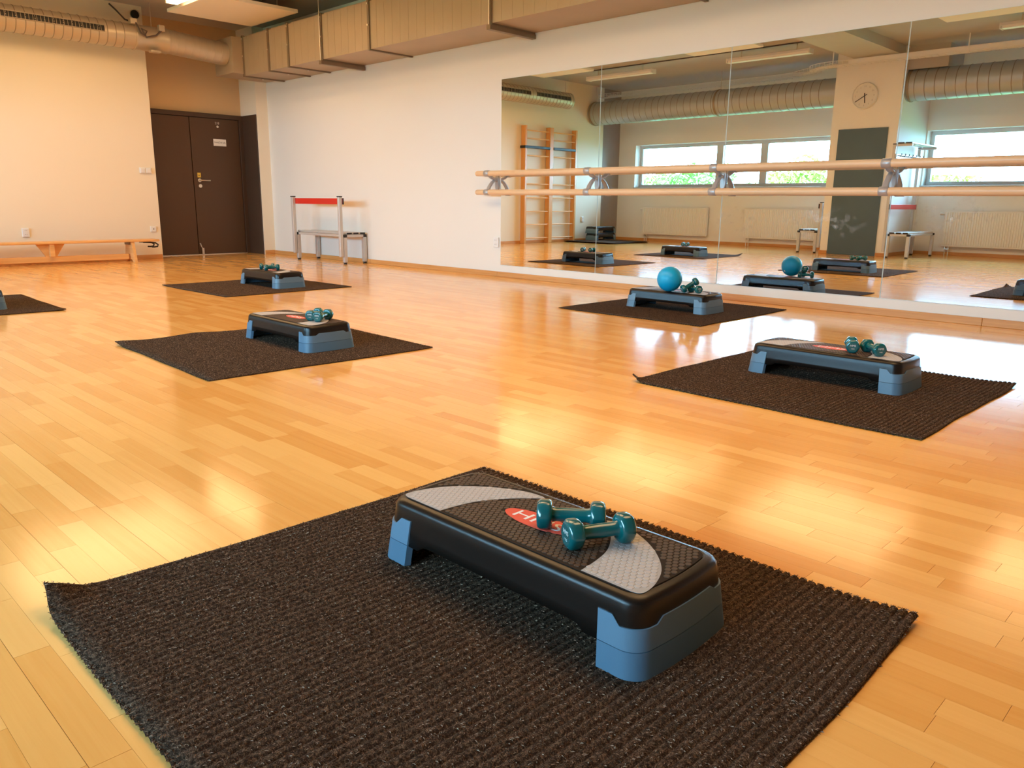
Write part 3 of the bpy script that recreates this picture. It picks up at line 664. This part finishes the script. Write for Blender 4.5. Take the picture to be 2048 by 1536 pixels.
# ------------------------------------------------------------------ sockets and switches
def outlet(name, label, p, facing, kind):
    # facing 'x' (on the end wall) or 'y' (on the mirror wall, towards -y) or 'Y'
    r = thing(name, label, 'socket' if kind != 'switch' else 'switch', p, {'x': PI/2, 'y': 0, 'Y': PI}[facing], None)
    # local: face towards -y
    if kind == 'double':
        MB().box((-.045, -.022, -.062), (.045, 0, .062)).obj('cover_plate', 'white', r, bevel=.008)
        for dz in (-.026, .026):
            hd = MB().lathe((0, -.0225, dz), (0, -.0255, dz), [(0, .021), (1, .021)], 20).obj('socket_well', 'clockface', r)
            for dx in (-.009, .009): MB().cyl((dx, -.0254, dz), (dx, -.0262, dz), .0036, 8).obj('pin_hole', 'black', hd)
    elif kind == 'single':
        MB().box((-.043, -.022, -.043), (.043, 0, .043)).obj('cover_plate', 'white', r, bevel=.008)
        hd = MB().box((-.018, -.0235, -.014), (.018, -.022, .014)).obj('jack', 'clockface', r)
        MB().box((-.008, -.0245, -.006), (.008, -.0235, .008)).obj('pin_hole', 'black', hd)
    else:
        for dx in (-.043, .043):
            MB().box((dx-.0425, -.03, -.042), (dx+.0425, 0, .042)).obj('cover_plate', 'white', r, bevel=.008)
            MB().box((dx-.03, -.037, -.03), (dx+.03, -.029, .03)).obj('rocker', 'white', r, bevel=.004)
outlet('light_switch', 'double white light switch left of the door', (LEFT, 4.845, 1.315), 'x', 'switch')
outlet('wall_socket', 'double white socket on the wall above the gym bench', (LEFT, 3.155, .43), 'x', 'double')
outlet('wall_socket', 'small white outlet on the wall beside the door', (LEFT, 4.885, .45), 'x', 'single')
outlet('wall_socket', 'double white socket beside the mirror edge', (-7.09, WALL+.006, .42), 'y', 'double')
outlet('wall_socket', 'white socket above the stacked steps in the mirror', (LEFT, -1.32, .52), 'x', 'double')

# ------------------------------------------------------------------ mats
def RIBH(f): return .0036+.0062*max(0, math.sin(PI*f))**.55
def ribbed_mat(k, cx, cy, rz, sx, sy, label, z=0, curls=(), pile=0, group='ribbed floor mats'):
    r = thing('ribbed_mat', label, 'mat', (cx, cy, z), rz, group)
    ribs = 66; per = 8; nx = ribs*per; ny = 28
    rng = random.Random(k*13+5)
    ph = [rng.uniform(0, 6.28) for _ in range(6)]
    def edge(x, y):                                            # slightly wavy cut edges
        x += .004*math.sin(5*y+ph[0]) + .002*math.sin(13*y+ph[1]); y += .004*math.sin(4.3*x+ph[2]) + .002*math.sin(11*x+ph[3]); return x, y
    def lift(u, v):
        h = 0
        for (eu, ev, amp, rad) in curls:
            dd = math.hypot((u-eu)*sx, (v-ev)*sy); h += amp*math.exp(-(dd/rad)**2)
        return h
    vs = []
    for i in range(nx+1):
        u = i/nx; f_ = (i % per)/per
        hgt = RIBH(f_)
        for j in range(ny+1):
            v = j/ny; 
            x, y = edge((u-.5)*sx, (v-.5)*sy)
            h = lift(u, v); pull = h*.35
            x += -math.copysign(pull, u-.5); y += -math.copysign(pull, v-.5)
            vs.append((x, y, hgt+h))
    fs = [(i*(ny+1)+j, (i+1)*(ny+1)+j, (i+1)*(ny+1)+j+1, i*(ny+1)+j+1) for i in range(nx) for j in range(ny)]
    o = MB().add(vs, fs, 0, True).obj('ribbed_felt', 'mat', r)
    sm = o.modifiers.new('thickness', 'SOLIDIFY'); sm.thickness = .0030; sm.offset = -1
    if pile:
        mb = MB()
        for n in range(pile):
            u, v = rng.random(), rng.random()
            if rng.random() < .05: u = rng.choice((0., 1.))
            elif rng.random() < .05: v = rng.choice((0., 1.))
            f_ = (u*ribs) % 1
            if f_ < .2 or f_ > .8:
                if rng.random() < .9: continue
            x, y = edge((u-.5)*sx, (v-.5)*sy); h = lift(u, v); x += -math.copysign(h*.35, u-.5); y += -math.copysign(h*.35, v-.5)
            z0 = RIBH(f_)+h-.0004
            a = rng.uniform(0, 2*PI); L = rng.uniform(.003, .009); ww_ = rng.uniform(.0003, .0006); el = rng.uniform(.0004, .003)
            dx, dy = math.cos(a), math.sin(a)
            mb.add([(x-dy*ww_, y+dx*ww_, z0), (x+dy*ww_, y-dx*ww_, z0), (x+dx*L*.55-dy*ww_, y+dy*L*.55+dx*ww_, z0+el), (x+dx*L, y+dy*L, z0+el*.5)], [(0, 1, 2), (1, 3, 2)], 0 if rng.random() < .45 else 1)
        p = mb.obj('pile', ['fibre', 'fibre_dark'], r); p['kind'] = 'stuff'
    return r
CURL = {1: ((0, 0, .042, .065), (0, 0, .012, .16), (1, 1, .014, .10)), 5: ((0, 0, .034, .045), (1, 1, .008, .1)), 0: ((1, 0, .035, .10), (1, 1, .006, .08)), 2: ((0, 0, .012, .12), (0, .35, .012, .15)), 3: ((0, 0, .004, .1),), 4: ()}
MLBL = {0: 'dark ribbed mat cut off at the left picture edge', 1: 'large dark ribbed mat in the foreground', 2: 'dark ribbed mat in the middle left, below two dumbbells and a step',
        3: 'farthest dark ribbed mat, in front of the door', 4: 'dark ribbed mat under the step with the blue ball', 5: 'dark ribbed mat at the right before the mirror'}
for k in range(6):
    ribbed_mat(k, *MATS[k], MLBL[k], 0, CURL[k], {1: 75000, 5: 26000, 2: 22000}.get(k, 0))
for q, (dx, dy, a, lab) in enumerate(((0, 0, .02, 'lowest mat of the pile in the corner, seen in the mirror'), (.02, -.03, -.015, 'middle mat of the pile in the corner, seen in the mirror'), (-.01, .02, .01, 'topmost mat of the pile in the corner, below stacked steps'))):
    ribbed_mat(20+q, -11.78+dx, -1.30+dy, a, 1.40, 1.40, lab, .0125*q, group='mats piled in the corner')

# ------------------------------------------------------------------ aerobic steps
def outline(hx, hy, bulge, rc, nside=14, nend=14, narc=10):
    pts = []
    def arc(cx, cy, a0):
        for i in range(narc+1):
            a = a0+PI/2*i/narc; pts.append((cx+rc*math.cos(a), cy+rc*math.sin(a)))
    # right end upwards, corner, top side leftwards, ...
    for i in range(1, nend): pts.append((hx, -hy+rc+(2*hy-2*rc)*i/nend))
    arc(hx-rc, hy-rc, 0)
    for i in range(1, nside): pts.append((hx-rc-(2*hx-2*rc)*i/nside, hy))
    arc(-hx+rc, hy-rc, PI/2)
    for i in range(1, nend): pts.append((-hx, hy-rc-(2*hy-2*rc)*i/nend))
    arc(-hx+rc, -hy+rc, PI)
    for i in range(1, nside): pts.append((-hx+rc+(2*hx-2*rc)*i/nside, -hy))
    arc(hx-rc, -hy+rc, 1.5*PI)
    out = []
    for x, y in pts:
        t = max(0, (abs(x)-(hx-.12))/.12); x += math.copysign(bulge*(1-(y/hy)**2)*t, x); out.append((x, y))
    return out
HX0, HY0, TOPZ = .410, .173, .160
def side_at(z): return HX0-.10*z, HY0-.115*z                     # sloping sides
NS = 40                                                        # samples on long sides
def ring(z, inset=0, rc=.040): 
    hx, hy = side_at(min(z, .14)); return outline(hx-inset-.012, hy-inset, .012, max(.012, rc-inset*.5), NS)
def in_foot(x, y): return abs(x) > .290
def make_step():
    r = thing('step_platform', 'x', 'step platform', group='aerobic step platforms')
    # deck shell
    base = ring(0)
    def zb(p):
        x, y = p
        if abs(x) > .262: return .052
        return .052+.016*min(1, (.262-abs(x))/.014)
    rs = []
    def lev(z, inset=0): return [(p[0], p[1], z) for p in ring(z, inset)]
    bot = [(p[0], p[1], zb(q)) for p, q in zip(ring(.06), base)]
    inb = [(p[0], p[1], zb(q)) for p, q in zip(ring(.06, .005), base)]
    inn = [(p[0], p[1], .146) for p in ring(.12, .010)]
    rs = [inn, inb, bot, lev(.090), lev(.110), lev(.126)]
    for a in range(1, 7):
        t = PI/2*a/6; rs.append(lev(.138+.020*math.sin(t), .020*(1-math.cos(t))))
    rs.append(lev(.1588, .022)); rs.append([(p[0], p[1], .1575) for p in ring(.16, .0245)])
    MB().rings(rs).obj('deck', 'deck', r)
    # risers: U shaped feet, two storeys at each end
    def foot(sgn, z0, ztop, mat, name):
        o0, o1 = [], []
        idx = [i for i, p in enumerate(base) if p[0]*sgn > .300]
        n = len(base)
        start = next(i for i in idx if (i-1) % n not in idx)
        seq = [(start+k) % n for k in range(len(idx))]
        A = ring(z0, -.003); 
        rows_ = {'ob': [], 'ot': [], 'ib': [], 'it': []}
        for i in seq:
            x, y = base[i]; zt = ztop(abs(x), abs(y))
            T = ring(zt, -.003)[i]; IT = ring(zt, .012)[i]; IB = ring(z0, .012)[i]; B = A[i]
            rows_['ob'].append((*B, z0)); rows_['ot'].append((*T, zt)); rows_['it'].append((*IT, zt)); rows_['ib'].append((*IB, z0))
        m_ = len(seq); mb = MB(); loops = [rows_['ob'], rows_['ot'], rows_['it'], rows_['ib']]
        for q in range(4):
            mb.add(loops[q]+loops[(q+1) % 4], [(k, k+1, m_+k+1, m_+k) for k in range(m_-1)], 0, True)
        for k in (0, m_-1): mb.add([l_[k] for l_ in loops], [(0, 1, 2, 3) if k == 0 else (3, 2, 1, 0)])
        return mb.obj(name, mat, r)
    def ztop(x, y):
        if y > .150 and x < .352: return .118                     # tab on the long side
        if y > .118 or (y > .105): return .100                    # under the rounded corner
        return .112                                               # tab on the end
    for sgn in (1, -1):
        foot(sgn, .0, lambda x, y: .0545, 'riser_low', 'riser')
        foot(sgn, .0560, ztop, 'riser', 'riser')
    # edge bead along the arch
    # tread: inset rubber surface of hexagon cells, two pale crescents, red badge
    tb = [(p[0], p[1]) for p in ring(.16, .026)]
    MB().prism(tb, .1570, .1592).obj('tread_base', 'tread_base', r)
    inner = [(.222, -.128), (.216, -.075), (.203, -.02), (.176, .03), (.140, .075), (.098, .116)]
    outer = [(.112, .122), (.165, .116), (.235, .085), (.295, .040), (.338, -.010), (.362, -.065), (.369, -.105), (.364, -.122), (.348, -.128)]
    def smooth(pl_):
        out = []
        for i in range(len(pl_)-1):
            p0, p1, p2, p3 = pl_[max(i-1, 0)], pl_[i], pl_[i+1], pl_[min(i+2, len(pl_)-1)]
            for t in (0, .25, .5, .75):
                out.append(tuple(.5*((2*p1[c])+(-p0[c]+p2[c])*t+(2*p0[c]-5*p1[c]+4*p2[c]-p3[c])*t*t+(-p0[c]+3*p1[c]-3*p2[c]+p3[c])*t**3) for c in (0, 1)))
        out.append(pl_[-1]); return out
    cres = smooth(inner)+smooth(outer)
    cresL = [(-x, y) for x, y in cres][::-1]
    BCX, BCY, BA, BB = -.012, -.004, .104, .036
    ell = [(BCX+BA*math.cos(2*PI*i/40), BCY+BB*math.sin(2*PI*i/40)) for i in range(40)]
    def tri(mb, poly, z0, z1):                                    # thin plate over a non-convex outline
        mb.prism(poly, z0, z1); return mb
    for poly in (cres, cresL[::1]):
        tri(MB(), poly if sum(poly[i][0]*poly[(i+1) % len(poly)][1]-poly[(i+1) % len(poly)][0]*poly[i][1] for i in range(len(poly))) > 0 else poly[::-1], .1590, .1597).obj('crescent_panel', 'grey_base', r)
    bo = MB().prism(ell, .1590, .1606).obj('badge', 'badge', r)
    lettering('badge_text', 'HMS', .052, 'print', bo, frame_mat((BCX, BCY, .1608), (1, 0, 0), (0, 1, 0)), .0002).scale = (1.5, 1, 1)
    def inside(poly, p):
        c = False; n = len(poly)
        for i in range(n):
            a, b_ = poly[i], poly[(i+1) % n]
            if (a[1] > p[1]) != (b_[1] > p[1]) and p[0] < (b_[0]-a[0])*(p[1]-a[1])/(b_[1]-a[1])+a[0]: c = not c
        return c
    def dist(poly, p):
        best = 9
        for i in range(len(poly)):
            ax, ay = poly[i]; bx, by = poly[(i+1) % len(poly)]; dx, dy = bx-ax, by-ay; L2 = dx*dx+dy*dy+1e-12
            t = max(0, min(1, ((p[0]-ax)*dx+(p[1]-ay)*dy)/L2)); best = min(best, math.hypot(p[0]-ax-t*dx, p[1]-ay-t*dy))
        return best
    hr = .0078; pit = hr*math.sqrt(3)+.0016; dark, pale = MB(), MB()
    ny_ = int(.32/(pit*.866)); nx_ = int(.82/pit)
    for j in range(ny_):
        for i in range(nx_):
            x = -.41+i*pit+(pit/2 if j % 2 else 0); y = -.155+j*pit*.866
            if not inside(tb, (x, y)): continue
            if ((x-BCX)/BA)**2+((y-BCY)/BB)**2 < 1.12: continue
            inc = inside(cres, (x, y)) or inside(cresL, (x, y))
            dd = min(dist(cres, (x, y)), dist(cresL, (x, y)))
            if dd < (.005 if inc else .0075): continue
            if dist(tb, (x, y)) < .007: continue
            z1 = .1605 if not inc else .1603
            top = [(x+hr*.86*math.cos(PI/6+PI/3*k), y+hr*.86*math.sin(PI/6+PI/3*k), z1) for k in range(6)]
            bt = [(x+hr*math.cos(PI/6+PI/3*k), y+hr*math.sin(PI/6+PI/3*k), .1592) for k in range(6)]
            (pale if inc else dark).add(bt+top, [(6, 7, 8, 9, 10, 11)]+[(k, (k+1) % 6, 6+(k+1) % 6, 6+k) for k in range(6)])
    dark.obj('tread_cells', 'tread', r)['kind'] = 'stuff'
    pale.obj('crescent_cells', 'grey', r)['kind'] = 'stuff'
    return r
MZ = .0095
SLAB = {1: 'large step platform in the foreground with two teal dumbbells', 2: 'step platform on the middle left mat with bunched dumbbells', 3: 'farthest step platform, on the mat in front of the door',
        4: 'step platform near the mirror carrying the blue ball', 5: 'step platform on the right hand mat before the mirror', 0: 'step platform cut off at the left picture edge, whole in the mirror'}
SP = {1: (-1.158, 1.287, 0), 2: (-4.508, 2.612, -.01), 3: (-7.805, 4.245, .01), 4: (-3.812, 5.893, .0), 5: (-1.656, 4.107, .0), 0: (-7.83, 1.50, .0)}
proto = make_step()
for n, k in enumerate((1, 2, 3, 4, 5, 0)):
    x, y, a = SP[k]
    if n == 0: proto.location = (x, y, MZ); proto.rotation_euler = (0, 0, a); proto['label'] = SLAB[k]
    else: dupt(proto, (x, y, MZ), a, SLAB[k])
dupt(proto, (-12.24, -1.68, .0345), PI/2, 'lower of two stacked step platforms in the corner mirror view')
dupt(proto, (-12.24, -1.67, .0345+.1605), PI/2+.01, 'upper of two stacked step platforms in the corner mirror view')

# ------------------------------------------------------------------ dumbbells and ball
HR, HT_, HL = .0365, .036, .085
def hexring(x, rad):
    n = 36; out = []
    for i in range(n):
        a = 2*PI*i/n; k = a % (PI/3)-PI/6; hexr = math.cos(PI/6)/math.cos(k)
        rr = rad*(.52*.93+.48*hexr*1.0)
        out.append((x, rr*math.cos(a), rr*math.sin(a)))
    return out
APO = HR*(.52*.93+.48*math.cos(PI/6))
def make_dumbbell():
    r = thing('dumbbell', 'x', 'dumbbell', group='teal dumbbells')
    # handle along x
    MB().lathe((-HL/2-.004, 0, 0), (HL/2+.004, 0, 0), [(0, .020), (.06, .0175), (.14, .0158), (.5, .0165), (.86, .0158), (.94, .0175), (1, .020)], 20).obj('handle', 'teal', r)
    for s in (-1, 1):
        x0 = HL/2; rs = []
        for t, q in ((0, .60), (.02, .78), (.10, .92), (.22, .985), (.36, 1), (.64, 1), (.80, .975), (.92, .90), (.985, .80), (1, .66)):
            rr = hexring(x0+HT_*t, HR*q); rs.append([(p[0]*s, p[1], p[2]) for p in rr])
        if s < 0: rs = [[p for p in ring_[::-1]] for ring_ in rs]
        h = MB().rings(rs).obj('head', 'teal', r)
        mx_ = frame_mat((s*(x0+HT_+.0002), 0, .006), (0, s, 0), (0, 0, 1)); lettering('head_print', 'HMS', .0145, 'print', h, mx_, .0001)
        mx_ = frame_mat((s*(x0+HT_+.0002), 0, -.010), (0, s, 0), (0, 0, 1)); lettering('head_print', '1 KG', .008, 'print', h, mx_, .0001)
    return r
ZT = MZ+.1607+APO
DB = [ # centre x, y, direction angle, z offset, tilt
    ((-1.087, 1.304, math.atan2(.076, .094)), 0, 0, 'teal dumbbell lying behind on the foreground step'),
    ((-.987, 1.280, math.atan2(.121, .061)), 0, 0, 'teal dumbbell lying in front on the foreground step'),
    ((-4.345, 2.640, math.atan2(.105, -.075)), 0, 0, 'left teal dumbbell of the pair on the middle left step'),
    ((-4.262, 2.650, math.atan2(.11, -.06)), 0, 0, 'right teal dumbbell of the pair on the middle left step'),
    ((-7.90, 4.245, math.atan2(.09, .05)), 0, 0, 'rear teal dumbbell on the farthest step by the door'),
    ((-7.745, 4.215, math.atan2(.13, .03)), 0, 0, 'front teal dumbbell on the farthest step by the door'),
    ((-3.623, 5.822, math.atan2(.092, .056)), .030, .495, 'teal dumbbell propped up beside the blue ball'),
    ((-3.588, 5.852, math.atan2(.057, -.107)), 0, 0, 'teal dumbbell lying flat right of the blue ball'),
    ((-1.560, 4.090, math.atan2(.11, -.05)), 0, 0, 'left teal dumbbell on the right hand step'),
    ((-1.450, 4.080, math.atan2(-.09, .10)), 0, 0, 'right teal dumbbell on the right hand step'),
    ((-7.88, 1.46, math.atan2(.1, .05)), 0, 0, 'left teal dumbbell on the cut off step, seen in mirror'),
    ((-7.79, 1.47, math.atan2(.1, .04)), 0, 0, 'right teal dumbbell on the cut off step, seen in mirror'),
]
dp = make_dumbbell()
for n, ((x, y, a), dz, tilt, lab) in enumerate(DB):
    o = dp if n == 0 else dup(dp)
    o.location = (x, y, ZT+dz); o.rotation_euler = (0, -tilt, a); o['label'] = lab
    if n in (0, 1): pass
# hexagon rests on a flat: turn heads so a flat is down
for o in list(COL.objects):
    if o.type == 'EMPTY' and o.name.startswith('dumbbell'):
        e = o.rotation_euler.copy(); o.rotation_euler = (PI/6*0, e[1], e[2])
bc = Vector((-3.788, 5.765, 0)); BR = .106
bm = bmesh.new(); bmesh.ops.create_uvsphere(bm, u_segments=48, v_segments=32, radius=BR)
for f in bm.faces: f.smooth = True
me = bpy.data.meshes.new('exercise_ball'); bm.to_mesh(me); bm.free(); me.materials.append(M['ball'])
ball = thing('exercise_ball', 'small bright blue exercise ball on the step near the mirror', 'ball', (bc.x, bc.y, MZ+.1607+BR))
o = bpy.data.objects.new('ball_skin', me); COL.objects.link(o); o.parent = ball
MB().lathe((0, 0, BR-.002), (0, 0, BR+.0012), [(0, .009), (.8, .009), (1, .006)], 16).obj('valve_plug', 'white', ball).rotation_euler = (-2.2, .6, 0)

# ------------------------------------------------------------------ outside the windows
tag(MB().box((-60, -90, -4.2), (40, -3.6, -4)).obj('ground', 'ground'), 'green ground outside below the windows', 'ground', kind='structure')
def tree(x, y, ztop, rad, mat, label, seed):
    rng = random.Random(seed); r = thing('tree', label, 'tree', (x, y, -4), 0, 'trees outside the windows')
    H = ztop+4
    MB().lathe((0, 0, 0), (.1, 0, H*.75), [(0, .22), (.5, .15), (1, .06)], 10).obj('trunk', 'bark', r)
    mb = MB(); cs = [(rng.gauss(0, .45)*rad, rng.gauss(0, .45)*rad, H-rad*(.25+1.3*rng.random()), rad*rng.uniform(.35, .6)) for _ in range(26)]
    for cx, cy, cz, cr_ in cs:
        for _ in range(150):
            d_ = Vector((rng.gauss(0, 1), rng.gauss(0, 1), rng.gauss(0, 1))).normalized()*cr_*rng.uniform(.7, 1.05)
            p = Vector((cx, cy, cz))+d_; p.z = min(p.z, H)
            a = Vector((rng.gauss(0, 1), rng.gauss(0, 1), rng.gauss(0, 1))).normalized(); b_ = a.orthogonal().normalized(); s_ = rng.uniform(.08, .16)
            mb.add([p-a*s_, p+b_*s_*.5, p+a*s_, p-b_*s_*.5], [(0, 1, 2, 3)])
    mb.obj('foliage', mat, r)['kind'] = 'stuff'
tree(-13.6, -16, 2.7, 1.5, 'leaf2', 'olive green treetop in the middle window pane of the mirror', 1)
tree(-19.6, -16.5, 2.6, 1.6, 'leaf', 'dark green treetop in the left window pane of the mirror', 2)
tree(-23.2, -20, 2.5, 1.5, 'leaf2', 'pale treetop behind the dark one in the left window pane', 3)
tree(-17.0, -20, 2.2, 1.2, 'leaf2', 'low treetop behind the narrow window sash in the mirror', 4)
tree(-9.3, -17, 1.95, 1.3, 'leaf2', 'faint low treetop in the window right of the pillar', 5)
